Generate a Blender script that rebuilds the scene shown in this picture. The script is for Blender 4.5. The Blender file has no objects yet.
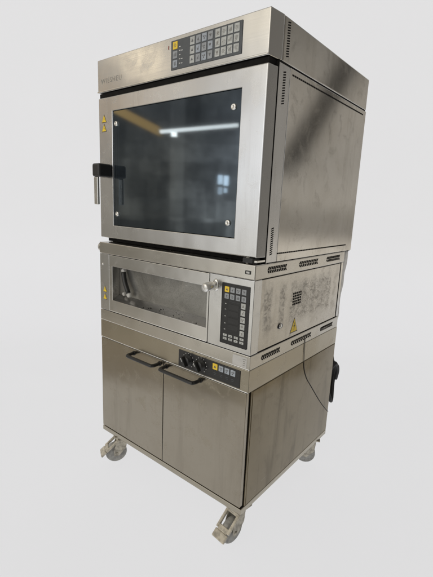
import bpy, bmesh, math, random
from mathutils import Vector, Matrix
random.seed(7)
SC = bpy.context.scene
COL = SC.collection

# ------------------------------------------------------------------ camera
cam_data = bpy.data.cameras.new('camera')
cam = bpy.data.objects.new('camera', cam_data)
COL.objects.link(cam)
cam.location = (1.6951, -1.1680, 1.3959)
cam.rotation_euler = (1.3624, -0.0426, 0.6868)
cam_data.sensor_fit = 'VERTICAL'
cam_data.sensor_height = 24.0
cam_data.lens = 397.95 / 577 * 24.0
cam_data.clip_start = 0.02
cam_data.clip_end = 100
SC.camera = cam
SC.view_settings.view_transform = 'Standard'
SC.view_settings.look = 'None'
SC.view_settings.exposure = 0
SC.view_settings.gamma = 1
SC.cycles.use_denoising = True
SC.cycles.max_bounces = 10
SC.cycles.transparent_max_bounces = 12
SC.cycles.sample_clamp_indirect = 6

BACK = Vector((-0.634, 0.773, 0))     # horizontal direction from the camera to the backdrop
SIDE = Vector((0.773, 0.634, 0))

# ------------------------------------------------------------------ node helpers
class NT:
    def __init__(s, tree): s.t = tree; s.n = tree.nodes; s.l = tree.links
    def new(s, typ, **kw):
        n = s.n.new(typ)
        for k, v in kw.items(): setattr(n, k, v)
        return n
    def put(s, sock, v):
        if hasattr(v, 'is_output'): s.l.new(v, sock)
        else: sock.default_value = v
    def math(s, op, a, b=0.0, c=0.0, clamp=False):
        n = s.new('ShaderNodeMath', operation=op, use_clamp=clamp)
        s.put(n.inputs[0], a); s.put(n.inputs[1], b); s.put(n.inputs[2], c)
        return n.outputs[0]
    def step(s, x, a, b):              # smooth 0..1 as x goes a..b
        n = s.new('ShaderNodeMapRange', interpolation_type='SMOOTHSTEP')
        s.put(n.inputs[0], x)
        if a <= b:
            n.inputs[1].default_value = a; n.inputs[2].default_value = b
            n.inputs[3].default_value = 0; n.inputs[4].default_value = 1
        else:
            n.inputs[1].default_value = b; n.inputs[2].default_value = a
            n.inputs[3].default_value = 1; n.inputs[4].default_value = 0
        return n.outputs[0]
    def mix(s, f, a, b, blend='MIX'):
        n = s.new('ShaderNodeMix', data_type='RGBA', blend_type=blend)
        s.put(n.inputs[0], f)
        for sock, v in ((n.inputs[6], a), (n.inputs[7], b)):
            s.put(sock, (*v, 1) if isinstance(v, tuple) and len(v) == 3 else v)
        return n.outputs[2]
    def ramp(s, x, stops, interp='LINEAR'):
        n = s.new('ShaderNodeValToRGB'); s.put(n.inputs[0], x)
        cr = n.color_ramp; cr.interpolation = interp
        cr.elements[0].position, cr.elements[0].color = stops[0][0], (*stops[0][1], 1)
        cr.elements[1].position, cr.elements[1].color = stops[-1][0], (*stops[-1][1], 1)
        for p, c in stops[1:-1]:
            e = cr.elements.new(p); e.color = (*c, 1)
        return n.outputs[0]
    def noise(s, vec, scale, detail=3, rough=0.55, dist=0.0):
        n = s.new('ShaderNodeTexNoise')
        if vec is not None: s.l.new(vec, n.inputs['Vector'])
        n.inputs['Scale'].default_value = scale; n.inputs['Detail'].default_value = detail
        n.inputs['Roughness'].default_value = rough; n.inputs['Distortion'].default_value = dist
        return n.outputs[0]
    def scaled(s, vec, sc):
        n = s.new('ShaderNodeMapping'); s.l.new(vec, n.inputs[0]); n.inputs['Scale'].default_value = sc
        return n.outputs[0]

# ------------------------------------------------------------------ world: the workshop hall that the steel reflects
world = bpy.data.worlds.new('World'); SC.world = world; world.use_nodes = True
w = NT(world.node_tree); w.n.clear()
tc = w.new('ShaderNodeTexCoord'); d = tc.outputs['Generated']
sx = w.new('ShaderNodeSeparateXYZ'); w.l.new(d, sx.inputs[0]); X, Y, Z = sx.outputs
AZ = w.math('DEGREES', w.math('ARCTAN2', X, w.math('MULTIPLY', Y, -1)))     # 0 = towards the front of the ovens, + = right
EL = w.math('DEGREES', w.math('ARCSINE', Z))
e01 = w.math('MULTIPLY_ADD', EL, 1/120, 0.5, clamp=True)                    # el -60..60 -> 0..1
def at(el): return el / 120 + 0.5
front_l = w.ramp(e01, [(at(-50), (.64, .60, .54)), (at(-26), (.64, .59, .52)), (at(-20), (.46, .415, .34)), (at(-12), (.22, .195, .15)),
                       (at(-7), (.52, .485, .41)), (at(-3), (.36, .325, .265)), (at(5), (.42, .385, .33)), (at(12), (.22, .215, .21)),
                       (at(18), (.62, .585, .53)), (at(24), (.8, .73, .6)), (at(45), (.5, .48, .44))])
front_r = w.ramp(e01, [(at(-50), (.66, .62, .56)), (at(-33), (.64, .60, .53)), (at(-26), (.72, .68, .60)), (at(-18), (.80, .77, .69)),
                       (at(-9), (1.0, .985, .93)), (at(-3), (1.02, 1.01, .98)), (at(6), (1.1, 1.12, 1.17)), (at(15), (.84, .87, .92)),
                       (at(22), (2.2, 2.0, 1.66)), (at(45), (.8, .76, .68))])
side_c = w.ramp(e01, [(at(-50), (.56, .50, .40)), (at(-28), (.66, .58, .45)), (at(-20), (.78, .72, .61)), (at(-14), (.78, .725, .63)),
                      (at(-10), (.80, .75, .665)), (at(-5.5), (.88, .82, .73)), (at(-3.2), (.36, .335, .30)), (at(-1), (.38, .355, .315)), (at(1), (.52, .487, .435)),
                      (at(6), (.46, .432, .39)), (at(13), (.50, .465, .415)), (at(22), (.26, .245, .22)), (at(45), (.3, .29, .27))])
f_t = w.step(w.math('SUBTRACT', AZ, w.math('MULTIPLY', w.math('MAXIMUM', EL, -3), .30)), -48, -36)
front = w.mix(f_t, front_l, front_r)
far_r = w.step(AZ, 5, 60)
front = w.mix(far_r, front, (.19, .178, .16))
f_side = w.step(AZ, 136, 148)
env = w.mix(f_side, front, side_c)
# a dark slanted beam reflected across the upper side panel: through (azY 23.2, el 17.1), (28.4, 7.6)
azy = w.math('SUBTRACT', 180, AZ)
bl = w.math('SUBTRACT', EL, w.math('MULTIPLY_ADD', azy, -1.83, 59.6))
band = w.math('MULTIPLY', w.step(w.math('ABSOLUTE', w.math('SUBTRACT', bl, .5)), 3.6, 2.2), w.math('MULTIPLY', f_side, w.step(EL, 2.5, 6.5)))
env = w.mix(w.math('MULTIPLY', band, .97), env, (.012, .011, .010))
# things in the hall: soft clutter
clut = w.noise(w.scaled(d, (1, 1, 1.6)), 8, 7, .68)
clut2 = w.noise(w.scaled(d, (1, 1, .35)), 16, 3, .6)
cl = w.math('MULTIPLY', w.step(clut, .34, .66), w.math('MULTIPLY_ADD', w.step(clut2, .35, .65), .5, .5))
is_front = w.math('MULTIPLY', w.step(AZ, -75, -60), w.step(AZ, -32, -38))
wob = w.noise(d, 30, 3, .6)
def blocks(ka, ke, off):               # upright rectangular shapes: racks, machines, doors
    row = w.math('FLOOR', w.math('MULTIPLY_ADD', EL, ke, w.math('MULTIPLY_ADD', wob, .22, off)))
    n1 = w.new('ShaderNodeTexWhiteNoise', noise_dimensions='1D'); w.l.new(row, n1.inputs['W'])
    col = w.math('FLOOR', w.math('ADD', w.math('MULTIPLY_ADD', AZ, ka, w.math('MULTIPLY', wob, .22)), w.math('MULTIPLY', n1.outputs[0], 3.0)))
    cv = w.new('ShaderNodeCombineXYZ'); w.l.new(col, cv.inputs[0]); w.l.new(row, cv.inputs[1]); cv.inputs[2].default_value = off
    n2 = w.new('ShaderNodeTexWhiteNoise', noise_dimensions='3D'); w.l.new(cv.outputs[0], n2.inputs['Vector'])
    return n2.outputs[0]
bk1, bk2, bk3 = blocks(.28, .16, .3), blocks(.75, .40, 1.7), blocks(1.7, 1.1, 4.1)
bk = w.math('MULTIPLY', w.math('MULTIPLY_ADD', bk1, .9, .45), w.math('MULTIPLY', w.math('MULTIPLY_ADD', bk2, .65, .67), w.math('MULTIPLY_ADD', bk3, .22, .89)))
cl = w.math('MULTIPLY', w.math('MULTIPLY_ADD', cl, .55, .25), bk)
column = w.math('MULTIPLY', w.step(w.math('ABSOLUTE', w.math('ADD', AZ, 45.0)), 1.1, .8), w.step(EL, -6, 2))
cl_amt = w.math('ADD', w.math('MULTIPLY_ADD', cl, 1.45, .18), w.math('MULTIPLY', column, .9))
vm = w.new('ShaderNodeVectorMath', operation='SCALE'); w.l.new(env, vm.inputs[0])
w.put(vm.inputs['Scale'], w.math('ADD', w.math('MULTIPLY', is_front, w.math('SUBTRACT', cl_amt, 1)), 1))
env = vm.outputs[0]
# things standing about on the hall floor
low = w.step(w.noise(w.scaled(d, (1, 1, .55)), 5.5, 4, .55), .36, .64)
fl = w.math('MULTIPLY', w.step(EL, -8, -16), w.math('MULTIPLY_ADD', low, .95, -.52))
vl = w.new('ShaderNodeVectorMath', operation='SCALE'); w.l.new(env, vl.inputs[0]); w.put(vl.inputs['Scale'], w.math('ADD', fl, 1))
env = vl.outputs[0]
# orange gantry beam
ob = w.math('ABSOLUTE', w.math('SUBTRACT', EL, w.math('MULTIPLY_ADD', AZ, -.40, -9.8)))
om = w.math('MULTIPLY', w.step(ob, .75, .4), w.math('MULTIPLY', w.step(AZ, -58, -54), w.step(AZ, -46.8, -47.8)))
env = w.mix(om, env, (2.2, 1.35, .5))
# the pale light behind and below the backdrop sheet (lit from behind like a light table)
a_ = w.math('ADD', w.math('MULTIPLY', X, BACK.x), w.math('MULTIPLY', Y, BACK.y))
b_ = w.math('MULTIPLY', Z, -1)
m_ = w.math('SQRT', w.math('ADD', w.math('MULTIPLY', a_, a_), w.math('MULTIPLY', b_, b_)))
phi = w.math('DEGREES', w.math('ARCTAN2', a_, b_))                          # 0 = straight down, 90 = behind the backdrop
arc = w.math('MULTIPLY', w.step(phi, -57, -37), w.step(phi, 147, 127))
gain = w.math('MULTIPLY_ADD', w.math('COSINE', w.math('RADIANS', w.math('MULTIPLY', w.math('SUBTRACT', phi, 45), 1.35))), -.535, 1.19)
gain = w.math('MINIMUM', gain, 1.19)
kv = w.new('ShaderNodeVectorMath', operation='SCALE'); kv.inputs[0].default_value = (1.19, 1.203, 1.238); w.put(kv.inputs['Scale'], gain)
env = w.mix(w.math('MULTIPLY', w.step(m_, .70, .84), arc), env, kv.outputs[0])
bg = w.new('ShaderNodeBackground'); w.l.new(env, bg.inputs[0]); bg.inputs[1].default_value = 1.0
out = w.new('ShaderNodeOutputWorld'); w.l.new(bg.outputs[0], out.inputs[0])

# ------------------------------------------------------------------ lamps of the hall, and an added key light
def area_lamp(name, loc, target, sx_, sy_, radiance, color, roll_axis=None):
    ld = bpy.data.lights.new(name, 'AREA'); ld.shape = 'RECTANGLE'
    ld.size = sx_; ld.size_y = sy_; ld.color = color
    ld.energy = radiance * math.pi * sx_ * sy_
    o = bpy.data.objects.new(name, ld); COL.objects.link(o); o.location = loc
    zax = (Vector(loc) - Vector(target)).normalized()
    xax = roll_axis.normalized() if roll_axis else Vector((0, 0, 1)).cross(zax).normalized()
    yax = zax.cross(xax).normalized(); xax = yax.cross(zax).normalized()
    o.rotation_euler = Matrix((xax, yax, zax)).transposed().to_euler()
    return o
def sphere_dir(az, el):
    a, e = math.radians(az), math.radians(el)
    return Vector((math.sin(a) * math.cos(e), -math.cos(a) * math.cos(e), math.sin(e)))
# fluorescent tube seen in the glass
pa = Vector((.40, 0, 1.66)) + 4.0 * Vector((-.721, -.673, .165))
pb = Vector((.80, 0, 1.66)) + 4.0 * Vector((-.590, -.786, .184))
area_lamp('fluorescent_lamp', (pa + pb) / 2, (.5, 0, 1.6), (pb - pa).length, .045, 8.5, (1, .98, .93), pb - pa)
# daylight window of the hall, just a small patch in the glass
for az_, el_, wx_, hz_, rad_ in ((-39.25, 4.2, .07, .13, 7), (-38.15, 4.05, .07, .14, 8.5), (-39.2, 2.2, .065, .10, 3.5), (-38.2, 2.3, .05, .07, 6)):
    area_lamp('daylight_window', Vector((.76, 0, 1.42)) + 4.5 * sphere_dir(az_, el_), (.76, 0, 1.42), wx_, hz_, rad_, (.72, .86, 1.0))
# small bright spot beside the tube
area_lamp('spot_lamp', Vector((.455, 0, 1.66)) + 4.0 * sphere_dir(-45.2, 9.0), (.455, 0, 1.66), .075, .055, 14, (1, .98, .92))
# big soft key light, added to whiten the right half of the door
area_lamp('soft_key_light', Vector((.93, 0, 1.5)) + 4.0 * sphere_dir(-17, 9), (.8, 0, 1.4), 2.0, 1.7, .72, (.97, .985, 1.0))
# warm hall lights in the control head
area_lamp('warm_hall_lamp', Vector((.26, 0, 1.95)) + 5.0 * Vector((-.718, -.629, .298)), (.3, 0, 1.9), .5, .28, 3.0, (1, .82, .55))

# ------------------------------------------------------------------ mesh helpers
def add_box(bm, x0, x1, y0, y1, z0, z1, bev=0.0, seg=2, mat=0, edges=None):
    t = bmesh.new()
    bmesh.ops.create_cube(t, size=1)
    for v in t.verts:
        v.co = Vector(((x0 + x1) / 2 + v.co.x * (x1 - x0), (y0 + y1) / 2 + v.co.y * (y1 - y0), (z0 + z1) / 2 + v.co.z * (z1 - z0)))
    if bev > 0:
        es = [e for e in t.edges if edges is None or edges(e)]
        bmesh.ops.bevel(t, geom=es, offset=bev, segments=seg, profile=.5, affect='EDGES')
    merge(bm, t, mat)
def merge(bm, t, mat=0, M=None):
    if M is not None: t.transform(M)
    mp = {}
    for v in t.verts: mp[v] = bm.verts.new(v.co)
    for f in t.faces:
        try:
            nf = bm.faces.new([mp[v] for v in f.verts]); nf.material_index = mat; nf.smooth = f.smooth
        except ValueError: pass
    t.free()
def axis_matrix(p, zdir, up=None):
    z = Vector(zdir).normalized()
    u = Vector(up) if up else (Vector((0, 0, 1)) if abs(z.z) < .9 else Vector((1, 0, 0)))
    x = u.cross(z).normalized(); y = z.cross(x)
    M = Matrix((x, y, z)).transposed().to_4x4(); M.translation = Vector(p)
    return M
def add_lathe(bm, p, axis, prof, seg=28, mat=0, smooth=True):
    """profile [(r, h)] spun round AXIS from point P"""
    t = bmesh.new(); rings = []
    for r, h in prof:
        if r < 1e-6: rings.append([t.verts.new((0, 0, h))])
        else: rings.append([t.verts.new((r * math.cos(2 * math.pi * k / seg), r * math.sin(2 * math.pi * k / seg), h)) for k in range(seg)])
    for a, b in zip(rings, rings[1:]):
        for k in range(seg):
            k2 = (k + 1) % seg
            if len(a) == 1 and len(b) == 1: continue
            if len(a) == 1: f = t.faces.new((a[0], b[k2], b[k]))
            elif len(b) == 1: f = t.faces.new((a[k], a[k2], b[0]))
            else: f = t.faces.new((a[k], a[k2], b[k2], b[k]))
            f.smooth = smooth
    bmesh.ops.recalc_face_normals(t, faces=t.faces[:])
    merge(bm, t, mat, axis_matrix(p, axis))
def add_cyl(bm, p, axis, r, h, bev=.0, seg=28, mat=0):
    b = min(bev, r * .6, h * .45)
    prof = [(0, 0), (r - b, 0), (r, b), (r, h - b), (r - b, h), (0, h)] if b > 0 else [(0, 0), (r, 0), (r, h), (0, h)]
    add_lathe(bm, p, axis, prof, seg, mat, smooth=False)
def add_tube(bm, pts, r, seg=12, mat=0, sub=1):
    pts = [Vector(p) for p in pts]
    if sub > 1:                                     # Catmull-Rom
        q = [pts[0] * 2 - pts[1]] + pts + [pts[-1] * 2 - pts[-2]]; res = []
        for i in range(1, len(q) - 2):
            for k in range(sub):
                t = k / sub; a, b, c, e = q[i - 1:i + 3]
                res.append(.5 * ((2 * b) + (c - a) * t + (2 * a - 5 * b + 4 * c - e) * t * t + (3 * b - a - 3 * c + e) * t ** 3))
        pts = res + [pts[-1]]
    t = bmesh.new(); rings = []; u = None
    for i, p in enumerate(pts):
        tan = (pts[min(i + 1, len(pts) - 1)] - pts[max(i - 1, 0)]).normalized()
        if u is None:
            u = tan.orthogonal().normalized()
        u = (u - tan * u.dot(tan)).normalized(); v = tan.cross(u)
        rr = r(i / (len(pts) - 1)) if callable(r) else r
        rings.append([t.verts.new(p + rr * (math.cos(2 * math.pi * k / seg) * u + math.sin(2 * math.pi * k / seg) * v)) for k in range(seg)])
    for a, b in zip(rings, rings[1:]):
        for k in range(seg):
            f = t.faces.new((a[k], a[(k + 1) % seg], b[(k + 1) % seg], b[k])); f.smooth = True
    t.faces.new(rings[0][::-1]); t.faces.new(rings[-1])
    bmesh.ops.recalc_face_normals(t, faces=t.faces[:])
    merge(bm, t, mat)
def add_frame(bm, o, i, y0, y1, bev=.003, ibev=.002, seg=3, mat=0, taper=0.0):
    """rectangular ring in the XZ plane: o, i = (x0, x1, z0, z1); front face at y0. taper pulls in the front right edge"""
    t = bmesh.new()
    def ring(r, y, tp=0):
        x0, x1, z0, z1 = r
        return [t.verts.new(c) for c in ((x0, y, z0), (x1 - tp, y, z0), (x1 - tp, y, z1), (x0, y, z1))]
    of, ob_, if_, ib = ring(o, y0, taper), ring(o, y1), ring(i, y0), ring(i, y1)
    oe, ie = [], []
    for k in range(4):
        n = (k + 1) % 4
        t.faces.new((of[k], of[n], if_[n], if_[k])); t.faces.new((ob_[n], ob_[k], ib[k], ib[n]))
        t.faces.new((of[n], of[k], ob_[k], ob_[n])); t.faces.new((if_[k], if_[n], ib[n], ib[k]))
    bmesh.ops.recalc_face_normals(t, faces=t.faces[:])
    key = lambda a, b: t.edges.get((a, b))
    oe = [key(of[k], of[(k + 1) % 4]) for k in range(4)] + [key(of[k], ob_[k]) for k in range(4)]
    ie = [key(if_[k], if_[(k + 1) % 4]) for k in range(4)]
    if bev: bmesh.ops.bevel(t, geom=oe, offset=bev, segments=seg, profile=.5, affect='EDGES')
    if ibev: bmesh.ops.bevel(t, geom=[e for e in ie if e.is_valid], offset=ibev, segments=2, profile=.5, affect='EDGES')
    merge(bm, t, mat)
def add_poly(bm, pts, nrm, th, mat=0):
    """flat outline PTS pushed out by TH along NRM: a thin plate"""
    n = Vector(nrm) * th; P = [Vector(p) for p in pts]
    a = [bm.verts.new(p) for p in P]; b = [bm.verts.new(p + n) for p in P]
    fs = [bm.faces.new(b)] + [bm.faces.new(a[::-1])] + [bm.faces.new((a[k], a[(k + 1) % len(a)], b[(k + 1) % len(a)], b[k])) for k in range(len(a))]
    for f in fs: f.material_index = mat
    bmesh.ops.recalc_face_normals(bm, faces=fs)

def thing(name, label, cat, loc=(0, 0, 0), group=None):
    o = bpy.data.objects.new(name, None); COL.objects.link(o); o.location = loc
    o.empty_display_size = .1
    o['label'] = label; o['category'] = cat
    if group: o['group'] = group
    return o
def world_loc(o):
    v = Vector(o.location)
    while o.parent: o = o.parent; v += o.location
    return v
def obj(name, bm, mats, parent=None, label=None, origin=None):
    """link a mesh built in world coordinates; its origin goes to its own centre"""
    if origin is None:
        cs = [v.co for v in bm.verts]
        origin = Vector([(min(c[k] for c in cs) + max(c[k] for c in cs)) / 2 for k in range(3)])
    bm.transform(Matrix.Translation(-Vector(origin)))
    me = bpy.data.meshes.new(name); bm.to_mesh(me); bm.free()
    for m in (mats if isinstance(mats, (list, tuple)) else [mats]): me.materials.append(m)
    o = bpy.data.objects.new(name, me); COL.objects.link(o)
    if parent: o.parent = parent; o.location = Vector(origin) - world_loc(parent)
    else: o.location = origin
    if label: o['label'] = label
    return o
B = bmesh.new

# ------------------------------------------------------------------ materials
def mat(name):
    m = bpy.data.materials.new(name); m.use_nodes = True
    t = NT(m.node_tree); p = t.n['Principled BSDF']
    return m, t, p
def steel(name, base, rough, brush=(1, 1, 1), brush_amt=.06, dirt=.15, wave=.25, smudge=.10, streak=None, offset=0.0, dirt_col=(.20, .16, .10), streak_col=(.19, .165, .13)):
    """brushed stainless steel with hand smudges, water marks and a slightly uneven sheet"""
    m, t, p = mat(name)
    geo = t.new('ShaderNodeNewGeometry'); pos = geo.outputs['Position']
    br = t.noise(t.scaled(pos, brush), 1.0, 4, .7)
    big = t.noise(pos, 3.1 + offset, 4, .6, .4)
    mid = t.noise(pos, 13.0, 5, .65, .6)
    fine = t.noise(pos, 160, 2, .6)
    sm = t.step(mid, .50, .72)
    col = t.mix(t.math('MULTIPLY', t.step(big, .35, .75), dirt * 1.2), tuple(base), tuple(b * k for b, k in zip(base, (.74, .71, .66))))
    col = t.mix(t.math('MULTIPLY', t.step(br, .3, .7), .16), col, tuple(b * .82 for b in base))
    col = t.mix(t.math('MULTIPLY', t.math('MULTIPLY', sm, t.math('MULTIPLY_ADD', t.step(fine, .4, .65), .5, .35)), dirt), col, dirt_col)
    sc1 = t.noise(t.scaled(pos, (14, 14, 520)), 1.0, 2, .5, .5); sc2 = t.noise(pos, 5.5, 2, .5)
    col = t.mix(t.math('MULTIPLY', t.math('MULTIPLY', t.step(sc1, .70, .76), t.step(sc2, .52, .66)), .35), col, (.80, .79, .76))
    if streak:
        st = t.noise(t.scaled(pos, (9, 9, .9)), 1.6, 4, .6, .3)
        col = t.mix(t.math('MULTIPLY', t.step(st, .52, .72), streak), col, streak_col)
    t.l.new(col, p.inputs['Base Color'])
    p.inputs['Metallic'].default_value = 1.0
    r = t.math('ADD', t.math('MULTIPLY_ADD', br, brush_amt * 2, rough - brush_amt), t.math('MULTIPLY', sm, smudge), clamp=True)
    t.l.new(r, p.inputs['Roughness'])
    b1 = t.new('ShaderNodeBump'); b1.inputs['Strength'].default_value = .05; b1.inputs['Distance'].default_value = .0003
    t.l.new(br, b1.inputs['Height'])
    b2 = t.new('ShaderNodeBump'); b2.inputs['Strength'].default_value = wave; b2.inputs['Distance'].default_value = .012
    t.l.new(t.noise(pos, 4.2, 2, .5), b2.inputs['Height']); t.l.new(b1.outputs[0], b2.inputs['Normal'])
    t.l.new(b2.outputs[0], p.inputs['Normal'])
    return m
HOR = (3, 60, 420); VER = (420, 420, 3); DEPTH = (60, 3, 420)
STEEL = steel('brushed_steel', (.62, .613, .598), .22, HOR, dirt=.05, smudge=.05)
STEEL_V = steel('brushed_steel_upright', (.615, .613, .608), .25, VER, dirt=.09, streak=.10, smudge=.05)
STEEL_SIDE = steel('worn_side_steel', (.55, .535, .505), .105, (60, 60, 200), brush_amt=.02, dirt=.46, wave=.03, dirt_col=(.15, .135, .11), smudge=.04, streak=.15, offset=1.3)
STEEL_LOW = steel('cabinet_steel_floor_tint', (.345, .310, .250), .20, VER, dirt=.22, wave=.32, smudge=.14, streak=.22, offset=.7)  # the brown floor's reflection is put into this darker base colour
STEEL_LOWSIDE = steel('cabinet_side_floor_tint', (.195, .162, .105), .13, VER, dirt=.5, wave=.10, streak_col=(.085, .066, .036), dirt_col=(.10, .08, .05), smudge=.12, streak=.7, offset=.2)  # darker still: reflected brown floor put into the base of the side
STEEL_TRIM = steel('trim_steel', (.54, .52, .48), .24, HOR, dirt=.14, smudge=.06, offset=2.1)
STEEL_LOWTRIM = steel('cabinet_trim_floor_tint', (.40, .365, .295), .24, HOR, dirt=.14, smudge=.06, offset=2.6)  # trim steel darkened, with the brown floor reflection in its base colour
FOLD_HIGHLIGHT = steel('fold_highlight', (.88, .87, .85), .30, HOR, dirt=.1, wave=0)  # paler steel that carries the painted highlight of the sheet folds
CHROME = steel('bright_metal', (.70, .69, .66), .20, (200, 200, 200), dirt=.1)
ZINC = None

def plain(name, col, rough, metal=0.0, var=.25, scale=30, spec=.5, bump=.0):
    m, t, p = mat(name)
    geo = t.new('ShaderNodeNewGeometry'); n = t.noise(geo.outputs['Position'], scale, 4, .6)
    c = t.mix(t.step(n, .35, .7), tuple(col), tuple(k * (1 - var) for k in col))
    t.l.new(c, p.inputs['Base Color']); p.inputs['Metallic'].default_value = metal
    t.l.new(t.math('MULTIPLY_ADD', n, .2, rough - .1, clamp=True), p.inputs['Roughness'])
    p.inputs['Specular IOR Level'].default_value = spec
    if bump:
        b = t.new('ShaderNodeBump'); b.inputs['Strength'].default_value = bump; b.inputs['Distance'].default_value = .001
        t.l.new(n, b.inputs['Height']); t.l.new(b.outputs[0], p.inputs['Normal'])
    return m
BLACK = plain('black_plastic', (.012, .012, .012), .38)
GAP = plain('dark_gap', (.010, .009, .008), .8, spec=.15)  # near-black for joints, slots and crumbs; also shade put into door gaps
PANEL_GREY = plain('grey_foil', (.070, .078, .086), .33, var=.12)
PANEL_BLACK = plain('black_foil', (.011, .011, .012), .30, var=.2)
PANEL_DARK = plain('charcoal_foil', (.018, .018, .019), .30, var=.2)
KEY_WHITE = plain('pale_key', (.47, .48, .46), .42, var=.30, scale=70)
KEY_GREY = plain('grey_key', (.30, .315, .33), .42, var=.2, scale=60)
KEY_BLUE = plain('pale_blue_key', (.35, .385, .43), .42, var=.28, scale=60)
KEY_YELLOW = plain('yellow_key', (.80, .56, .04), .40, var=.12, scale=60)
INK = plain('dark_print', (.05, .05, .055), .5)
INK_SOFT = plain('worn_print', (.27, .26, .24), .5, var=.4, scale=90)
FAINT = plain('faint_print', (.40, .39, .37), .35, metal=.9, var=.35, scale=70)
KEY_INK = plain('key_print', (.14, .14, .145), .5, var=.4, scale=90)
WHITE_INK = plain('white_print', (.62, .62, .60), .5)
YELLOW = plain('warning_yellow', (.85, .60, .03), .45, var=.12, scale=80)
RED = plain('red_indicator', (.22, .03, .02), .4)
HANDLE_METAL = plain('dull_handle_metal', (.74, .73, .70), .30, metal=.8, var=.15)
LABEL = plain('silver_label', (.50, .49, .47), .40, var=.1)
CASTER = plain('dirty_zinc', (.50, .465, .39), .48, metal=.35, var=.5, scale=45, bump=.4)
PEDAL = plain('dirty_pale_plastic', (.60, .55, .45), .55, var=.45, scale=50, bump=.4)
TYRE = plain('grey_rubber', (.34, .335, .315), .6, var=.35, scale=50)
RUBBER = plain('black_rubber', (.010, .010, .012), .5)
HOSE = plain('milky_hose', (.84, .84, .83), .35, var=.12, scale=50)
CABLE = plain('grey_cable', (.045, .042, .038), .5)
CAVITY = plain('oven_lining', (.10, .105, .11), .35, metal=.8, var=.3, scale=12)

def make_glass():
    m, t, p = mat('dark_oven_glass'); t.n.remove(p)
    geo = t.new('ShaderNodeNewGeometry')
    film = t.noise(geo.outputs['Position'], 5, 5, .6, .8)
    tr = t.new('ShaderNodeBsdfTransparent'); tr.inputs[0].default_value = (.42, .46, .50, 1)
    df = t.new('ShaderNodeBsdfDiffuse'); df.inputs[0].default_value = (.05, .062, .075, 1)
    base = t.new('ShaderNodeMixShader'); t.put(base.inputs[0], t.math('MULTIPLY_ADD', t.step(film, .3, .75), .14, .24))
    t.l.new(tr.outputs[0], base.inputs[1]); t.l.new(df.outputs[0], base.inputs[2])
    gl = t.new('ShaderNodeBsdfGlossy'); gl.inputs['Roughness'].default_value = .045; gl.inputs[0].default_value = (.80, .92, 1, 1)
    fr = t.new('ShaderNodeFresnel'); fr.inputs[0].default_value = 1.8
    mx = t.new('ShaderNodeMixShader'); t.l.new(fr.outputs[0], mx.inputs[0]); t.l.new(base.outputs[0], mx.inputs[1]); t.l.new(gl.outputs[0], mx.inputs[2])
    t.l.new(mx.outputs[0], t.n['Material Output'].inputs[0])
    return m
GLASS = make_glass()
PRINT_DOT = plain('frosted_dots', (.30, .32, .34), .6)
def make_inner():
    m, t, p = mat('inner_oven_glass'); t.n.remove(p)
    tr = t.new('ShaderNodeBsdfTransparent'); tr.inputs[0].default_value = (.55, .6, .64, 1)
    geo = t.new('ShaderNodeNewGeometry'); pos = geo.outputs['Position']
    df = t.new('ShaderNodeBsdfDiffuse'); df.inputs[0].default_value = (.12, .135, .15, 1)
    mx = t.new('ShaderNodeMixShader')
    t.put(mx.inputs[0], t.math('MULTIPLY_ADD', t.step(t.noise(t.scaled(pos, (1, 1, .6)), 6, 5, .6, 1.0), .35, .7), .20, .05))
    t.l.new(tr.outputs[0], mx.inputs[1]); t.l.new(df.outputs[0], mx.inputs[2]); t.l.new(mx.outputs[0], t.n['Material Output'].inputs[0])
    return m
INNER_GLASS = make_inner()
def make_deck_glass():
    """baking-deck glass, greyed all over by baked-on speckles"""
    m, t, p = mat('speckled_deck_glass')
    geo = t.new('ShaderNodeNewGeometry'); pos = geo.outputs['Position']
    sp = t.noise(pos, 420, 3, .7); cl = t.noise(pos, 7, 5, .6, .7); st = t.noise(t.scaled(pos, (30, 30, 4)), 1, 3, .6)
    c = t.mix(t.step(cl, .3, .7), (.24, .237, .225), (.36, .355, .335))
    c = t.mix(t.math('MULTIPLY', t.step(sp, .44, .66), .42), c, (.10, .095, .088))
    c = t.mix(t.math('MULTIPLY', t.step(st, .5, .7), .3), c, (.36, .34, .30))
    t.l.new(c, p.inputs['Base Color']); p.inputs['Metallic'].default_value = .7
    t.l.new(t.math('MULTIPLY_ADD', cl, .34, .06), p.inputs['Roughness'])
    return m
DECK_GLASS = make_deck_glass()
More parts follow.
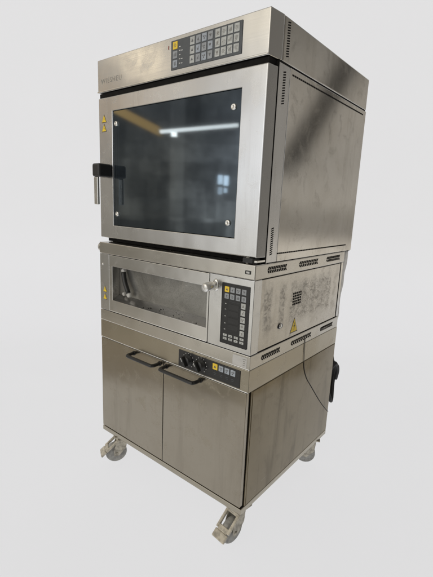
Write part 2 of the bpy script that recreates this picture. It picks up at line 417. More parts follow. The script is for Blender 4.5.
def make_rubbed():
    """side panel of the deck oven: dark rubbed and spattered columns over worn steel"""
    m = steel('rubbed_side_steel', (.58, .555, .51), .28, (60, 60, 200), dirt=.3, wave=.2, smudge=.12, streak=.25, offset=.4)
    t = NT(m.node_tree); p = t.n['Principled BSDF']
    src = p.inputs['Base Color'].links[0].from_socket
    geo = t.new('ShaderNodeNewGeometry'); pos = geo.outputs['Position']
    s = t.new('ShaderNodeSeparateXYZ'); t.l.new(pos, s.inputs[0]); y, z = s.outputs[1], s.outputs[2]
    wob = t.math('MULTIPLY', t.math('SUBTRACT', t.noise(pos, 9, 3, .6), .5), .05)
    yy = t.math('ADD', y, wob)
    blot = t.noise(t.scaled(pos, (1, 1, 1.3)), 42, 4, .7, 1.2)
    sp = t.noise(pos, 120, 3, .7)
    zone_z = t.math('MULTIPLY', t.step(z, .89, .95), t.step(z, 1.12, 1.07))
    cols = None
    for c, wd in ((.10, .038), (.205, .030), (.30, .03), (.39, .04), (.48, .035), (.57, .04), (.65, .03)):
        k = t.step(t.math('ABSOLUTE', t.math('SUBTRACT', yy, c)), wd, wd * .45)
        cols = k if cols is None else t.math('MAXIMUM', cols, k)
    mk = t.math('MULTIPLY', t.math('MULTIPLY', cols, zone_z), t.math('MULTIPLY_ADD', t.step(blot, .46, .60), .75, .22))
    mk2 = t.math('MULTIPLY', t.math('MULTIPLY', t.step(sp, .56, .66), zone_z), t.math('MULTIPLY', t.step(y, .05, .3), t.step(blot, .42, .6)))
    curl = t.noise(t.scaled(pos, (1, 1, 1)), 26, 5, .75, 2.2)
    reg = t.math('MULTIPLY', t.math('MULTIPLY', t.step(y, .30, .36), t.step(y, .70, .60)), t.math('MULTIPLY', t.step(z, .90, .95), t.step(z, 1.115, 1.06)))
    cm = t.math('MULTIPLY', reg, t.math('MULTIPLY_ADD', t.step(t.math('ABSOLUTE', t.math('SUBTRACT', curl, .5)), .05, .015), .65, t.math('MULTIPLY', t.step(blot, .46, .62), .55)), clamp=True)
    mk = t.math('MAXIMUM', mk, cm)
    c2 = t.mix(t.math('MULTIPLY', mk, .36), src, (.15, .13, .105))
    c2 = t.mix(t.math('MULTIPLY', mk2, .25), c2, (.11, .095, .075))
    t.l.new(c2, p.inputs['Base Color'])
    r0 = p.inputs['Roughness'].links[0].from_socket
    t.l.new(t.math('ADD', r0, t.math('MULTIPLY', mk, .2), clamp=True), p.inputs['Roughness'])
    return m
RUBBED = make_rubbed()
def make_sheet():
    m, t, p = mat('translucent_backdrop_sheet'); t.n.remove(p)
    geo = t.new('ShaderNodeNewGeometry'); n = t.noise(geo.outputs['Position'], 2.0, 3, .5)
    c = t.mix(n, (.90, .90, .905), (.915, .915, .92))
    tl = t.new('ShaderNodeBsdfTranslucent'); df = t.new('ShaderNodeBsdfDiffuse')
    t.l.new(c, tl.inputs[0]); t.l.new(c, df.inputs[0])
    mx = t.new('ShaderNodeMixShader'); mx.inputs[0].default_value = .10
    t.l.new(tl.outputs[0], mx.inputs[1]); t.l.new(df.outputs[0], mx.inputs[2])
    t.l.new(mx.outputs[0], t.n['Material Output'].inputs[0])
    return m
SHEET = make_sheet()

# ------------------------------------------------------------------ setting: one curved backdrop sheet, floor and back in one
bm = B()
prof = [(0.92, 0)] + [(.92 + .27 * k, 0) for k in range(1, 11)]
s0, Rr = 3.62, 1.1
prof += [(s0 + Rr * math.sin(a), Rr * (1 - math.cos(a))) for a in [math.pi / 2 * k / 24 for k in range(0, 25)]]
prof += [(s0 + Rr, Rr + k * .35) for k in range(1, 11)]
c0 = Vector((1.695, -1.168, 0)); prev = None
for s, z in prof:
    h = .60 * s + .36; q = min(max((s - 2.5) / 1.2, 0), 1); h += 1.5 * q * q * (3 - 2 * q)
    row = [bm.verts.new(c0 + BACK * s + SIDE * (h * (2 * k / 8 - 1)) + Vector((0, 0, z))) for k in range(9)]
    if prev:
        for k in range(8):
            f = bm.faces.new((prev[k], prev[k + 1], row[k + 1], row[k])); f.smooth = True
    prev = row
g = obj('ground', bm, SHEET, origin=(0, 0, 0)); g['kind'] = 'structure'

# ------------------------------------------------------------------ small builders for panels
def icon(bm, cx, cz, s, y, k, mi):
    """a small pictogram printed on a key, y = front plane"""
    t = .00035
    def bar(x0, z0, x1, z1, wd):
        a, b = Vector((x0, 0, z0)), Vector((x1, 0, z1)); dr = (b - a).normalized(); nn = Vector((-dr.z, 0, dr.x)) * wd / 2
        add_poly(bm, [(p.x * s + cx, y, p.z * s + cz) for p in (a - nn, b - nn, b + nn, a + nn)], (0, -1, 0), t, mi)
    def dot(x0, z0, r):
        add_poly(bm, [(cx + s * (x0 + r * math.cos(q * math.pi / 5)), y, cz + s * (z0 + r * math.sin(q * math.pi / 5))) for q in range(10)], (0, -1, 0), t, mi)
    k = k % 8
    if k == 0: dot(0, .02, .20); bar(-.28, -.27, .28, -.27, .06)
    elif k == 1: bar(-.25, .22, .25, .22, .07); bar(-.25, .05, .25, .05, .07); bar(-.25, -.12, .25, -.12, .07); dot(0, -.28, .06)
    elif k == 2: dot(-.15, .1, .12); dot(.17, .1, .12); dot(0, -.18, .12)
    elif k == 3:
        for q in range(6): bar(.10 * math.cos(q * 1.047), .10 * math.sin(q * 1.047), .30 * math.cos(q * 1.047), .30 * math.sin(q * 1.047), .07)
    elif k == 4: add_poly(bm, [(cx + s * a, y, cz + s * b_) for a, b_ in ((-.25, -.2), (.25, -.2), (0, .25))], (0, -1, 0), t, mi)
    elif k == 5: add_poly(bm, [(cx + s * a, y, cz + s * b_) for a, b_ in ((-.25, .2), (0, -.25), (.25, .2))], (0, -1, 0), t, mi)
    elif k == 6: bar(-.2, -.25, -.2, .05, .12); bar(0, -.25, 0, .18, .12); bar(.2, -.25, .2, .28, .12)
    else: dot(-.02, -.1, .16); bar(.02, .05, .18, .28, .08)
kcount = [0]
def key(parent, cx, cz, wx, wz, yb, m, label=None, th=.0016, ink=None, n=None):
    bm = B(); add_box(bm, cx - wx / 2, cx + wx / 2, yb - th, yb, cz - wz / 2, cz + wz / 2, min(.0012, wx * .08), 2)
    kcount[0] += 1
    icon(bm, cx, cz, min(wx, wz), yb - th, kcount[0] * 3 if n is None else n, 1)
    return obj('button', bm, [m, ink or KEY_INK], parent, label)
def dash(bm, x, z, wx, wz, y, mi=0):
    add_box(bm, x - wx / 2, x + wx / 2, y - .0004, y, z - wz / 2, z + wz / 2, mat=mi)
def warning_triangle(parent, center, ux, uz, s, nrm, label=None):
    """yellow triangle with a dark border and a flash / exclamation mark; ux, uz span its plane"""
    c, ux, uz, n = Vector(center), Vector(ux), Vector(uz), Vector(nrm)
    bm = B()
    tri = lambda k: [c + ux * (a * s * k) + uz * (b * s * k) for a, b in ((-.5, -.42), (.5, -.42), (0, .58))]
    add_poly(bm, tri(1.0), n, .0005, 1)
    add_poly(bm, [p + n * .0005 for p in tri(.86)], n, .0004, 0)
    fl = [(.06, .30), (-.10, .02), (.02, .02), (-.05, -.26), (.13, .08), (.02, .08)]
    add_poly(bm, [c + ux * (a * s) + uz * (b * s * .9 - .02 * s) + n * .0009 for a, b in fl], n, .0003, 1)
    return obj('warning_sticker', bm, [YELLOW, INK], parent, label)
def text_mesh(body, size, y, x, z, m, parent, name):
    cu = bpy.data.curves.new(name, 'FONT'); cu.body = body; cu.size = size; cu.extrude = .0002; cu.space_character = 1.25
    tmp = bpy.data.objects.new(name + '_tmp', cu); COL.objects.link(tmp)
    dg = bpy.context.evaluated_depsgraph_get()
    me = bpy.data.meshes.new_from_object(tmp.evaluated_get(dg)); bpy.data.objects.remove(tmp)
    bm = B(); bm.from_mesh(me); bpy.data.meshes.remove(me)
    bm.transform(Matrix.Translation((x, y, z)) @ Matrix.Rotation(math.pi / 2, 4, 'X'))
    return obj(name, bm, m, parent)
W = 0.93

# ================================================================== convection oven (top of the stack)
oven = thing('convection_oven', 'tall stainless steel convection oven with a large dark glass door, topmost of the stack', 'oven', (W / 2, .44, 1.192))
DT = .877; ZB, ZD0, ZD1, ZH0, ZH1 = 1.192, 1.2146, 1.850, 1.871, 2.0097
# body: a shell round the baking chamber
bm = B()
add_frame(bm, (0.001, W - .0015, ZB + .001, 1.869), (.10, .83, 1.262, 1.80), .064, .60, 0, .002)
add_box(bm, 0.001, W - .0015, .603, DT - .003, ZB + .001, 1.869)
body = obj('body', bm, [STEEL_SIDE], oven)
bm = B(); add_box(bm, .099, .831, .585, .599, 1.261, 1.801)
add_box(bm, .1003, .1103, .075, .584, 1.263, 1.799); add_box(bm, .8197, .8297, .075, .584, 1.263, 1.799)
add_box(bm, .111, .819, .075, .584, 1.2625, 1.270); add_box(bm, .111, .819, .075, .584, 1.790, 1.799)
obj('baking_chamber', bm, CAVITY, oven)
bm = B()
add_box(bm, .004, .926, .0565, .0635, ZB + .004, 1.262); add_box(bm, .004, .926, .0565, .0635, 1.80, 1.8685)
add_box(bm, .004, .10, .0565, .0635, 1.2625, 1.7995); add_box(bm, .83, .926, .0565, .0635, 1.2625, 1.7995)
obj('gap_shade_frame', bm, GAP, oven)  # black frame added so the gap behind the door reads as shaded
bm = B(); add_box(bm, .003, .92, .014, .0563, 1.8512, 1.8690); obj('gap_shade_filler', bm, GAP, oven)  # black block added as the shade in the gap under the hood
bm = B(); add_box(bm, .010, .86, .046, .0563, ZB + .003, 1.2130); obj('gap_shade_filler', bm, GAP, oven)  # black block added as the shade in the gap below the door
# side: corner post and panel
bm = B(); add_box(bm, W - .0012, W, .063, .135, ZB + .002, 1.8645, .0006, 1); obj('corner_post', bm, STEEL_V, oven)
bm = B(); add_box(bm, W - .0012, W + .0008, .137, DT, ZB + .002, 1.8645, .0009, 2); side = obj('side_panel', bm, STEEL_SIDE, oven)
def slots(parent, x, yc, z0, z1, n, wy):
    bm = B(); p = (z1 - z0) / n
    for k in range(n):
        zc = z0 + (k + .5) * p
        add_poly(bm, [(x, yc - wy / 2, zc - p * .30 - .002), (x, yc + wy / 2, zc - p * .30 + .002), (x, yc + wy / 2, zc + p * .22 + .002), (x, yc - wy / 2, zc + p * .22 - .002)], (1, 0, 0), .0006)
    return obj('vent', bm, GAP, parent)
slots(oven, W, .099, 1.739, 1.846, 13, .016)
slots(oven, W, .092, 1.221, 1.323, 13, .016)
for zz, y0, y1 in ((1.8455, .150, .845), (1.2245, .136, .805)):
    bm = B(); n = 46; p = (y1 - y0) / n
    for k in range(n):
        add_box(bm, W + .0006, W + .0014, y0 + k * p, y0 + k * p + p * .78, zz - .0028, zz + .0028)
    obj('vent', bm, GAP, side)
# control head: front hood with a slightly drawn-in side, and the roof box behind it
bm = B()
t = bmesh.new(); bmesh.ops.create_cube(t, size=1)
for v in t.verts:
    fr = v.co.y < 0
    v.co = Vector((0 if v.co.x < 0 else (W - .008 if fr else W), .005 if fr else .077, ZH0 if v.co.z < 0 else ZH1))
bmesh.ops.bevel(t, geom=[e for e in t.edges], offset=.0035, segments=3, profile=.5, affect='EDGES'); merge(bm, t)
head = obj('control_head', bm, STEEL, oven)
bm = B(); add_box(bm, .002, W, .079, DT, ZH0, ZH1 - .0005, .005, 3)
roof = obj('roof_box', bm, STEEL_SIDE, oven)
slots(roof, W, .108, 1.889, 1.999, 14, .017)
bm = B(); add_box(bm, .01, W - .0009, .062, .868, 1.8648, 1.8706); obj('joint', bm, GAP, oven)
bm = B(); add_box(bm, .01, W - .0009, .07, .868, 1.1916, 1.1938); obj('joint', bm, GAP, oven)
bm = B(); add_box(bm, .006, .922, .0765, .0795, 1.875, 2.005); obj('joint', bm, GAP, oven)
# drip lip under the hood
bm = B(); add_box(bm, .002, W - .009, .0005, .0048, ZH0 + .0005, ZH0 + .0065, .0018, 2); obj('drip_edge', bm, CHROME, head)
# keypad
bm = B(); add_box(bm, .480, .815, .0022, .0050, 1.8925, 1.9945, .001, 2)
for zz in (1.977, 1.945, 1.915):
    pass
pan = obj('control_panel', bm, PANEL_GREY, oven)
yk = .0022
bm = B()
for z_, n_ in ((1.968, 1), (1.955, 2), (1.940, 1), (1.926, 2), (1.911, 2)):
    for q in range(n_): dash(bm, .527 + q * .011, z_ - q * .001, .007, .0028, yk)
obj('printed_text', bm, WHITE_INK, pan)
key(pan, .503, 1.976, .024, .026, yk, KEY_YELLOW, 'yellow button'); key(pan, .503, 1.944, .024, .026, yk, KEY_GREY); key(pan, .503, 1.9125, .024, .026, yk, KEY_BLUE)
for r_, zc in enumerate((1.9755, 1.9445, 1.9135)):
    for c_, xc in enumerate((.591, .620, .6485, .677, .7105, .738, .7655, .793)):
        m = KEY_WHITE if c_ > 3 or c_ == 0 else (KEY_GREY if (c_ + r_) % 2 else KEY_BLUE)
        key(pan, xc, zc, .0225, .0265, yk, m, ink=INK_SOFT if c_ > 3 else KEY_INK)
bm = B(); add_box(bm, .4615, .4665, .0042, .0052, 1.969, 1.982, .0006, 1); obj('indicator_light', bm, RED, head)
text_mesh('WIESHEU', .030, .0047, .026, 1.907, FAINT, head, 'lettering')
# the door
bm = B(); add_frame(bm, (0.0, W - .001, ZD0, ZD1), (.103, .821, 1.277, 1.7875), .007, .056, .005, .0025, 4, 0, .006)
door = obj('door', bm, STEEL_V, oven)
bm = B(); add_box(bm, .1042, .8198, .0115, .0185, 1.2782, 1.7863, .001, 1); obj('door_glass', bm, GLASS, door)
bm = B(); add_frame(bm, (.1035, .8205, 1.2775, 1.787), (.122, .802, 1.296, 1.769), .0205, .026, 0, 0); obj('glass_border', bm, PANEL_BLACK, door)
for cx, cz, rr in ((.200, 1.382, .052), (.690, 1.480, .085)):
    bm = B()
    for i in range(-9, 10):
        for j in range(-9, 10):
            px, pz = cx + (i + (j % 2) * .5) * .0105, cz + j * .0091
            if math.hypot(px - cx, pz - cz) < rr * random.uniform(.75, 1): add_cyl(bm, (px, .0305, pz), (0, -1, 0), .0031, .0008, 0, 8)
    obj('dotted_print', bm, PRINT_DOT, door)
bm = B(); add_box(bm, .105, .819, .0308, .036, 1.279, 1.7855); obj('inner_glass', bm, INNER_GLASS, door)
for cx, cz in ((.128, 1.731), (.789, 1.730), (.787, 1.331), (.131, 1.332)):
    bm = B(); add_lathe(bm, (cx, .0113, cz), (0, -1, 0), [(0.0115, 0), (.0115, .004), (.0095, .0065), (.004, .0072), (.0035, .006), (0, .006)], 24)
    obj('glass_bolt', bm, CHROME, door)
warning_triangle(door, (.042, .0066, 1.757), (1, 0, 0), (0, 0, 1), .035, (0, -1, 0)); warning_triangle(door, (.0415, .0066, 1.717), (1, 0, 0), (0, 0, 1), .035, (0, -1, 0))
bm = B(); add_box(bm, .043, .100, -.066, .0068, 1.497, 1.556, .010, 4)
h = obj('door_handle', bm, BLACK, door)
bm = B(); add_box(bm, .054, .084, -.064, -.052, 1.372, 1.4965, .004, 3); obj('grip', bm, CHROME, h)
# lower hinge at the right end of the door
bm = B(); add_box(bm, .872, .915, -.004, .050, 1.1955, 1.2135, .003, 2); add_cyl(bm, (.885, .012, 1.1925), (0, 0, 1), .010, .022, .002, 20, 1)
obj('hinge', bm, [BLACK, CHROME], oven)
bm = B(); add_box(bm, .915, .9285, .004, .060, 1.1985, 1.207, .002, 2); obj('hinge_plate', bm, CHROME, oven)

# ================================================================== deck oven
deck = thing('deck_oven', 'low stainless steel deck oven with a shallow speckled window, in the middle of the stack', 'oven', (W / 2, .40, .793))
DD = .808
bm = B(); add_box(bm, .008, W - .006, .052, DD - .01, .851, 1.134); obj('body', bm, STEEL_SIDE, deck)
bm = B()
add_box(bm, .002, W, -.004, DD, 1.136, 1.1915, .004, 3)
add_cyl(bm, (-.008, .016, 1.1655), (1, 0, 0), .0245, .0098, .004, 24)
lip = obj('top_trim', bm, STEEL_TRIM, deck)
bm = B(); add_box(bm, .888, .912, -.0056, -.0042, 1.156, 1.169, .0015, 2); add_box(bm, .893, .907, -.0061, -.0056, 1.159, 1.166, mat=1); obj('badge', bm, [BLACK, LABEL], lip)
def slat_vent(parent, y0, y1, zc, h_, cols, rows, slant):
    bm = B(); p = (y1 - y0) / cols; q = h_ / rows
    for r_ in range(rows):
        for c_ in range(cols):
            ya = y0 + c_ * p; za = zc - h_ / 2 + r_ * q; s_ = slant * p * (1 if r_ % 2 else -1) * .55
            pts = [(W + .0004, ya + .10 * p - s_ / 2 + .2 * p, za + q * .08), (W + .0004, ya + .68 * p - s_ / 2 + .2 * p, za + q * .06), (W + .0004, ya + .68 * p + s_ / 2 + .2 * p, za + q * .93), (W + .0004, ya + .10 * p + s_ / 2 + .2 * p, za + q * .90)]
            add_poly(bm, pts, (1, 0, 0), .0006)
    return obj('vent', bm, GAP, parent)
for y0, y1 in ((.078, .218), (.322, .498), (.590, .745)): slat_vent(lip, y0, y1, 1.166, .026, 11, 2, 1)
# front left strip, hatch, right panel
bm = B(); add_box(bm, 0, .0735, 0, .05, .8505, 1.1348, .0015, 2)
strip = obj('front_strip', bm, STEEL_V, deck)
bm = B(); add_lathe(bm, (.022, 0, 1.082), (0, -1, 0), [(.006, 0), (.006, .0015), (.003, .003), (0, .003)], 16); obj('screw', bm, CHROME, strip)
warning_triangle(strip, (.0385, -.0002, .956), (1, 0, 0), (0, 0, 1), .032, (0, -1, 0)); warning_triangle(strip, (.0385, -.0002, .918), (1, 0, 0), (0, 0, 1), .032, (0, -1, 0))
bm = B(); add_frame(bm, (.0755, .7165, .8525, 1.1335), (.100, .7085, .911, 1.080), -.001, .05, .002, .0015, 2)
hatch = obj('hatch_door', bm, STEEL, deck)
bm = B(); add_box(bm, .101, .7075, .0440, .0495, .912, 1.079); obj('hatch_glass', bm, DECK_GLASS, hatch)
bm = B(); add_tube(bm, [(.152, .026, 1.055), (.168, .022, 1.01), (.196, .020, .960)], .0115, 10, sub=5)
obj('hinge_arm', bm, BLACK, hatch)
for cx, cz, yy, rr in ((.152, 1.062, .026, .011), (.197, .951, .022, .0125), (.146, .945, .034, .009)):
    bm = B(); add_lathe(bm, (cx, yy, cz), (0, -1, 0), [(rr, -.006), (rr, .004), (rr * .8, .0065), (0, .007)], 24); obj('glass_bolt', bm, LABEL, hatch)
bm = B()
vs = [bm.verts.new(c) for x_ in (.1012, .7073) for c in ((x_, .001, .9113), (x_, .0435, .9113), (x_, .0435, .934))]
for f_ in ((0, 2, 1), (3, 4, 5), (0, 3, 5, 2), (1, 2, 5, 4), (0, 1, 4, 3)): bm.faces.new([vs[q] for q in f_])
bmesh.ops.recalc_face_normals(bm, faces=bm.faces[:])
for k in range(12):
    xx = random.choice([random.uniform(.3, .45), random.uniform(.5, .66)]); yy = random.uniform(.006, .03); r_ = random.uniform(.0012, .0038)
    add_lathe(bm, (xx, yy, .9110 + yy * .534), (0, 0, 1), [(r_, 0), (r_ * .7, .0018), (0, .0025)], 7, 1)
obj('sill', bm, [STEEL, GAP], hatch, 'sill with dark crumbs')
bm = B(); add_box(bm, .7185, W - .002, 0, .05, .8505, 1.1348, .0025, 3); fp = obj('front_panel', bm, STEEL_V, deck)
for q in ((.716, .7188, .012, .05, .852, 1.134), (.0732, .0757, .012, .05, .852, 1.134), (.004, .926, .010, .79, 1.1336, 1.1372), (.004, .926, .010, .79, .8485, .8508)):
    bm = B(); add_box(bm, *q); obj('joint', bm, GAP, deck)
bm = B(); add_box(bm, .0765, .7155, -.0022, .004, .8526, .8562, .0015, 3); obj('fold_highlight_strip', bm, FOLD_HIGHLIGHT, hatch)  # bright strip added as the highlight on the hatch's lower fold
# hatch handle sticking out of the right panel
bm = B(); add_lathe(bm, (.751, -.0002, 1.0925), (0, -1, 0), [(0, .005), (.010, .005), (.0135, .003), (.0145, 0)], 28)
bm.transform(Matrix.Translation((0, 0, 1.0925)) @ Matrix.Diagonal((1, 1, 1.75, 1)) @ Matrix.Translation((0, 0, -1.0925)))
hp = obj('handle_plate', bm, CHROME, deck)
bm = B(); add_lathe(bm, (.751, -.004, 1.0955), (-.10, -1, -.13), [(.009, 0), (.009, .012), (.0150, .014), (.0172, .018), (.0180, .054), (.0155, .059), (0, .060)], 28)
obj('handle', bm, HANDLE_METAL, deck)
# keypad of the deck oven
bm = B(); add_box(bm, .784, .9118, -.0022, 0, .8715, 1.1095, .0025, 2); pan = obj('control_panel', bm, PANEL_BLACK, deck)
yk = -.0022
xs4 = (.8085, .8345, .861, .8875)
key(pan, xs4[0], 1.086, .021, .0215, yk, KEY_YELLOW, 'yellow button')
for k in (1, 2, 3): key(pan, xs4[k], 1.0865, .020, .0205, yk, KEY_GREY)
for k in range(4): key(pan, xs4[k], 1.060, .020, .0205, yk, KEY_GREY)
for zc in (1.0335, 1.0075, .981, .9545, .928): key(pan, .887, zc, .0205, .0215, yk, KEY_WHITE, ink=INK_SOFT)
for zc in (.9065, .8925):
    for k in range(4): key(pan, xs4[k], zc, .0185, .0095, yk, KEY_WHITE)
bm = B()
for z_ in (1.030, 1.008, .981, .953, .929): dash(bm, .805, z_, .006, .0022, yk); dash(bm, .845, z_ + .011, .05, .0006, yk, 1)
obj('printed_text', bm, [WHITE_INK, PANEL_GREY], pan)
bm = B()
for z_ in (1.0205, .994, .967, .9405): add_box(bm, .820, .868, yk - .0006, yk - .0001, z_ - .010, z_ + .011, .0003, 1)
obj('display', bm, PANEL_DARK, pan)
# side panel of the deck oven
bm = B(); add_box(bm, W - .006, W - .0025, .026, .772, .8535, 1.1325, .0015, 2); sp = obj('side_panel', bm, RUBBED, deck)
for q in ((.0185, .0262), (.7718, .782)):
    bm = B(); add_box(bm, W - .0068, W - .0048, *q, .852, 1.1335); obj('joint', bm, GAP, deck)
bm = B(); add_box(bm, W - .0075, W - .002, .782, DD - .002, .8525, 1.1345, .001, 1); obj('rear_post', bm, STEEL_SIDE, deck)
bm = B()
for r_ in range(5):
    for c_ in range(5):
        add_box(bm, W - .0026, W - .0018, .297 + c_ * .0155, .308 + c_ * .0155, .994 + r_ * .0115, 1.002 + r_ * .0115)
obj('perforation', bm, GAP, sp)
bm = B(); add_lathe(bm, (W - .0027, .207, .923), (1, 0, 0), [(.021, 0), (.021, .001), (.016, .004), (.006, .0045), (0, .003)], 24, 0)
bm.transform(Matrix.Translation((0, 0, .923)) @ Matrix.Diagonal((1, 1, .55, 1)) @ Matrix.Translation((0, 0, -.923)))
obj('fastener', bm, PANEL_BLACK, sp)
bm = B(); add_lathe(bm, (W + .0008, .205, .925), (1, 0, 0), [(.010, 0), (.010, .001), (.006, .0025), (0, .003)], 20); obj('screw', bm, CHROME, sp)
warning_triangle(sp, (W - .0024, .3275, .898), (0, 1, 0), (0, 0, 1), .066, (1, 0, 0))
# lower trim band
bm = B(); add_box(bm, 0, W, -.001, DD, .794, .8485, .002, 2); tr = obj('lower_trim', bm, STEEL_TRIM, deck)
for y0, y1, zc in ((.075, .215, .8225), (.308, .498, .8225), (.598, .741, .8225)): slat_vent(tr, y0, y1, zc, .022, 11, 2, 1)
bm = B(); add_box(bm, .001, W - .001, -.0024, .004, .7942, .7978, .0015, 3); obj('fold_highlight_strip', bm, FOLD_HIGHLIGHT, tr)  # bright strip added as the highlight along the trim's lower fold
bm = B(); add_box(bm, .850, .9165, -.0019, -.001, .7995, .8405, .0004, 1)
for z_, wx in ((.832, .016), (.824, .010), (.816, .010), (.808, .012)): add_box(bm, .905 - wx / 2, .905 + wx / 2, -.0023, -.0019, z_ - .0012, z_ + .0012, mat=1)
obj('type_plate', bm, [LABEL, INK_SOFT], tr)

# ================================================================== base cabinet on casters
cab = thing('base_cabinet', 'stainless steel base cabinet with two doors, dark bar handles and casters, bottom of the stack', 'cabinet', (W / 2, .40, 0))
DC = .8115
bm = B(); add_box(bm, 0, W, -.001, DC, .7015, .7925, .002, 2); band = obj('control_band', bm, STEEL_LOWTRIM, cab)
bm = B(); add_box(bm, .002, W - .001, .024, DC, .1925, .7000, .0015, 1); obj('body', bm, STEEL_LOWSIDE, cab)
for q in ((.006, W - .006, .0205, .0245, .194, .699), (.004, .926, .008, .80, .6985, .7018), (.004, .926, .008, .80, .7915, .7945), (.006, .926, .012, .024, .1905, .1945)):
    bm = B(); add_box(bm, *q); obj('joint', bm, GAP, cab)
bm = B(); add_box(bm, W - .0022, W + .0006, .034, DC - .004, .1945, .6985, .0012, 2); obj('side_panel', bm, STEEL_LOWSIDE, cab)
# base channel: a shallow tray edge all round
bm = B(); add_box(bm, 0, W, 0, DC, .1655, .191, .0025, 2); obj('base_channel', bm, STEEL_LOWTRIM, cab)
# doors
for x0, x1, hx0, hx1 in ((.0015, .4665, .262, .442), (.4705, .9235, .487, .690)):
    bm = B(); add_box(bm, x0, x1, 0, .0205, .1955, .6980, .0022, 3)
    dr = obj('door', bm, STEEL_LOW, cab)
    bm = B(); zb = .678; yo = -.046; c = .016
    pts = [(hx0, .0005, zb), (hx0, yo + c, zb), (hx0 + c * .3, yo + c * .3, zb), (hx0 + c, yo, zb), ((hx0 + hx1) / 2, yo, zb), (hx1 - c, yo, zb), (hx1 - c * .3, yo + c * .3, zb), (hx1, yo + c, zb), (hx1, .0005, zb)]
    add_tube(bm, pts, .0078, 12, sub=4)
    add_cyl(bm, (hx0, .0003, zb), (0, -1, 0), .011, .004, .001, 20); add_cyl(bm, (hx1, .0003, zb), (0, -1, 0), .011, .004, .001, 20)
    obj('door_handle', bm, BLACK, dr)
bm = B(); add_box(bm, .001, W - .001, -.0024, .004, .7016, .7052, .0015, 3); obj('fold_highlight_strip', bm, FOLD_HIGHLIGHT, band)  # bright strip added as the highlight along the band's lower fold
# control strip with knobs and keys
bm = B(); add_box(bm, .564, .891, -.0032, -.001, .7090, .7815, .0015, 2); cp = obj('control_panel', bm, PANEL_DARK, cab)
yk = -.0032
for cx in (.621, .693):
    bm = B()
    add_lathe(bm, (cx, yk, .7475), (0, -1, 0), [(.0265, 0), (.026, .004), (.021, .0065), (.0195, .016), (.017, .019), (0, .019)], 32)
    t = bmesh.new(); bmesh.ops.create_cube(t, size=1)
    for v in t.verts: v.co = Vector((v.co.x * .012, v.co.y * .020, v.co.z * .046))
    bmesh.ops.bevel(t, geom=t.edges[:], offset=.003, segments=2, profile=.5, affect='EDGES')
    merge(bm, t, 0, Matrix.Translation((cx, yk - .0265, .7475)) @ Matrix.Rotation(math.radians(-32), 4, 'Y'))
    t = bmesh.new(); bmesh.ops.create_cube(t, size=1)
    for v in t.verts: v.co = Vector((v.co.x * .0025, v.co.y * .0008, v.co.z * .016 + .012))
    merge(bm, t, 1, Matrix.Translation((cx, yk - .0367, .7475)) @ Matrix.Rotation(math.radians(-32), 4, 'Y'))
    obj('knob', bm, [BLACK, WHITE_INK], cp)
for cx in (.621, .693):
    bm = B()
    for a in range(-140, 141, 28):
        r_ = math.radians(a); dash(bm, cx + math.sin(r_) * .0305, .7475 + math.cos(r_) * .0305, .0030, .0030, yk)
    obj('scale_marks', bm, WHITE_INK, cp)
for cx in (.768, .799, .828, .857):
    bm = B(); dash(bm, cx, .736, .014, .0018, yk); dash(bm, cx, .729, .010, .0018, yk); obj('printed_text', bm, PANEL_GREY, cp)
key(cp, .768, .763, .0245, .0255, yk, KEY_YELLOW, 'yellow button', n=4)
for cx in (.7985, .828, .857): key(cp, cx, .7625, .0235, .0245, yk, KEY_BLUE, n=2)
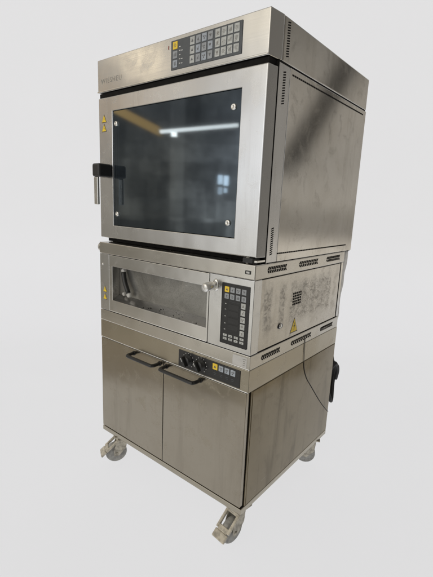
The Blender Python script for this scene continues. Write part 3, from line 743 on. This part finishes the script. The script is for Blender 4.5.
# casters
def caster(px, py, ang, pedal=True):
    """swivel caster; ANG = heading of the trailing wheel (radians from +X); the pedal points that way"""
    dv = Vector((math.cos(ang), math.sin(ang), 0)); sv = Vector((-dv.y, dv.x, 0))
    M = Matrix((dv, sv, Vector((0, 0, 1)))).transposed().to_4x4(); M.translation = Vector((px, py, 0))
    R = .056; wx = .030                                     # wheel centre trails behind the pivot
    bm = B()
    t = bmesh.new(); add_box(t, -.045, .045, -.045, .045, .1575, .165, .002, 1); add_cyl(t, (0, 0, .140), (0, 0, 1), .034, .018, .004, 28)
    add_cyl(t, (0, 0, .128), (0, 0, 1), .028, .013, .003, 28)
    for s in (-1, 1):                                        # fork cheeks
        q = bmesh.new(); y = s * .0235
        add_poly(q, [(.026, y, .134), (-.026, y, .134), (-.020, y, .085), (wx - .012, y, .042), (wx + .014, y, .042), (.046, y, .075)], (0, s, 0), .0035)
        bmesh.ops.bevel(q, geom=q.edges[:], offset=.0008, segments=1, affect='EDGES'); merge(t, q)
    add_box(t, -.024, .026, -.026, .026, .1255, .1335, .002, 1)
    add_cyl(t, (wx, -.031, R), (0, 1, 0), .0075, .062, .002, 14)
    merge(bm, t, 0, M); cs = obj('caster', bm, CASTER, cab)
    bm = B(); t = bmesh.new()
    add_lathe(t, (wx, -.0165, R), (0, 1, 0), [(.008, .001), (.030, .001), (.034, .003), (.045, .003), (.052, .002), (R, .008), (R, .025), (.052, .031), (.045, .030), (.034, .030), (.030, .032), (.008, .032)], 36)
    merge(bm, t, 0, M); obj('wheel', bm, TYRE, cs)
    if pedal:
        bm = B(); t = bmesh.new()
        # two side bars, a cross bar and the foot plate, sloping down and away from the pivot
        for s in (-1, 1): add_box(t, -.052, .036, s * .030 - .006, s * .030 + .006, -.006, .007, .003, 2)
        add_box(t, .018, .040, -.025, .025, -.006, .006, .003, 2); add_box(t, -.056, -.038, -.025, .025, -.005, .007, .003, 2)
        add_box(t, .040, .074, -.034, .034, -.007, .005, .0045, 3)
        merge(bm, t, 0, M @ Matrix.Translation((.056, 0, .104)) @ Matrix.Rotation(math.radians(42), 4, 'Y'))
        obj('brake_pedal', bm, PEDAL, cs)
    return cs
caster(.098, .050, math.radians(-120)); caster(.880, .048, math.radians(-97))
caster(.882, .742, math.radians(203), False); caster(.075, .715, math.radians(110), False)

# ================================================================== loose things behind and on the stack
bm = B()
pts = []
for k in range(46):
    a = k / 45 * 3.4 * 2 * math.pi; rr = .110 + .006 * math.sin(k * 1.7)
    pts.append((.905 + .012 * math.sin(k * .9) + .010 * math.cos(a * .5), .868 + .040 * math.cos(a + .25 * math.sin(a)), .460 + rr * .98 * math.sin(a)))
add_tube(bm, pts, .011, 10, sub=3)
add_tube(bm, [(.905, .868, .568), (.89, .850, .66), (.86, .832, .76), (.80, .806, .825)], .010, 10, sub=6)
coil = obj('power_cable', bm, RUBBER)
coil['label'] = 'coiled black power cable hanging behind the back edge of the cabinet'; coil['category'] = 'cable'
bm = B()
add_tube(bm, [(.910, .868, 1.191), (.914, .858, 1.13), (.911, .846, 1.07), (.914, .840, 1.02), (.911, .828, .96), (.912, .824, .90), (.912, .826, .84), (.90, .81, .822)], .0125, 12, sub=6)
ho = obj('hose', bm, HOSE); ho['label'] = 'milky white drain hose running down the back of the deck oven'; ho['category'] = 'hose'
bm = B()
add_tube(bm, [(W + .0012, .440, .815), (W + .0024, .442, .774), (W + .0022, .452, .683), (W + .0022, .490, .610), (W + .0022, .555, .541), (W + .0022, .690, .405), (W + .0022, .785, .322), (W + .0016, .8095, .304), (W - .004, .8150, .299), (.90, .8160, .292)], .0014, 8, sub=6)
tc_ = obj('thin_cable', bm, CABLE); tc_['label'] = 'thin dark cable drooping across the side of the base cabinet'; tc_['category'] = 'cable'
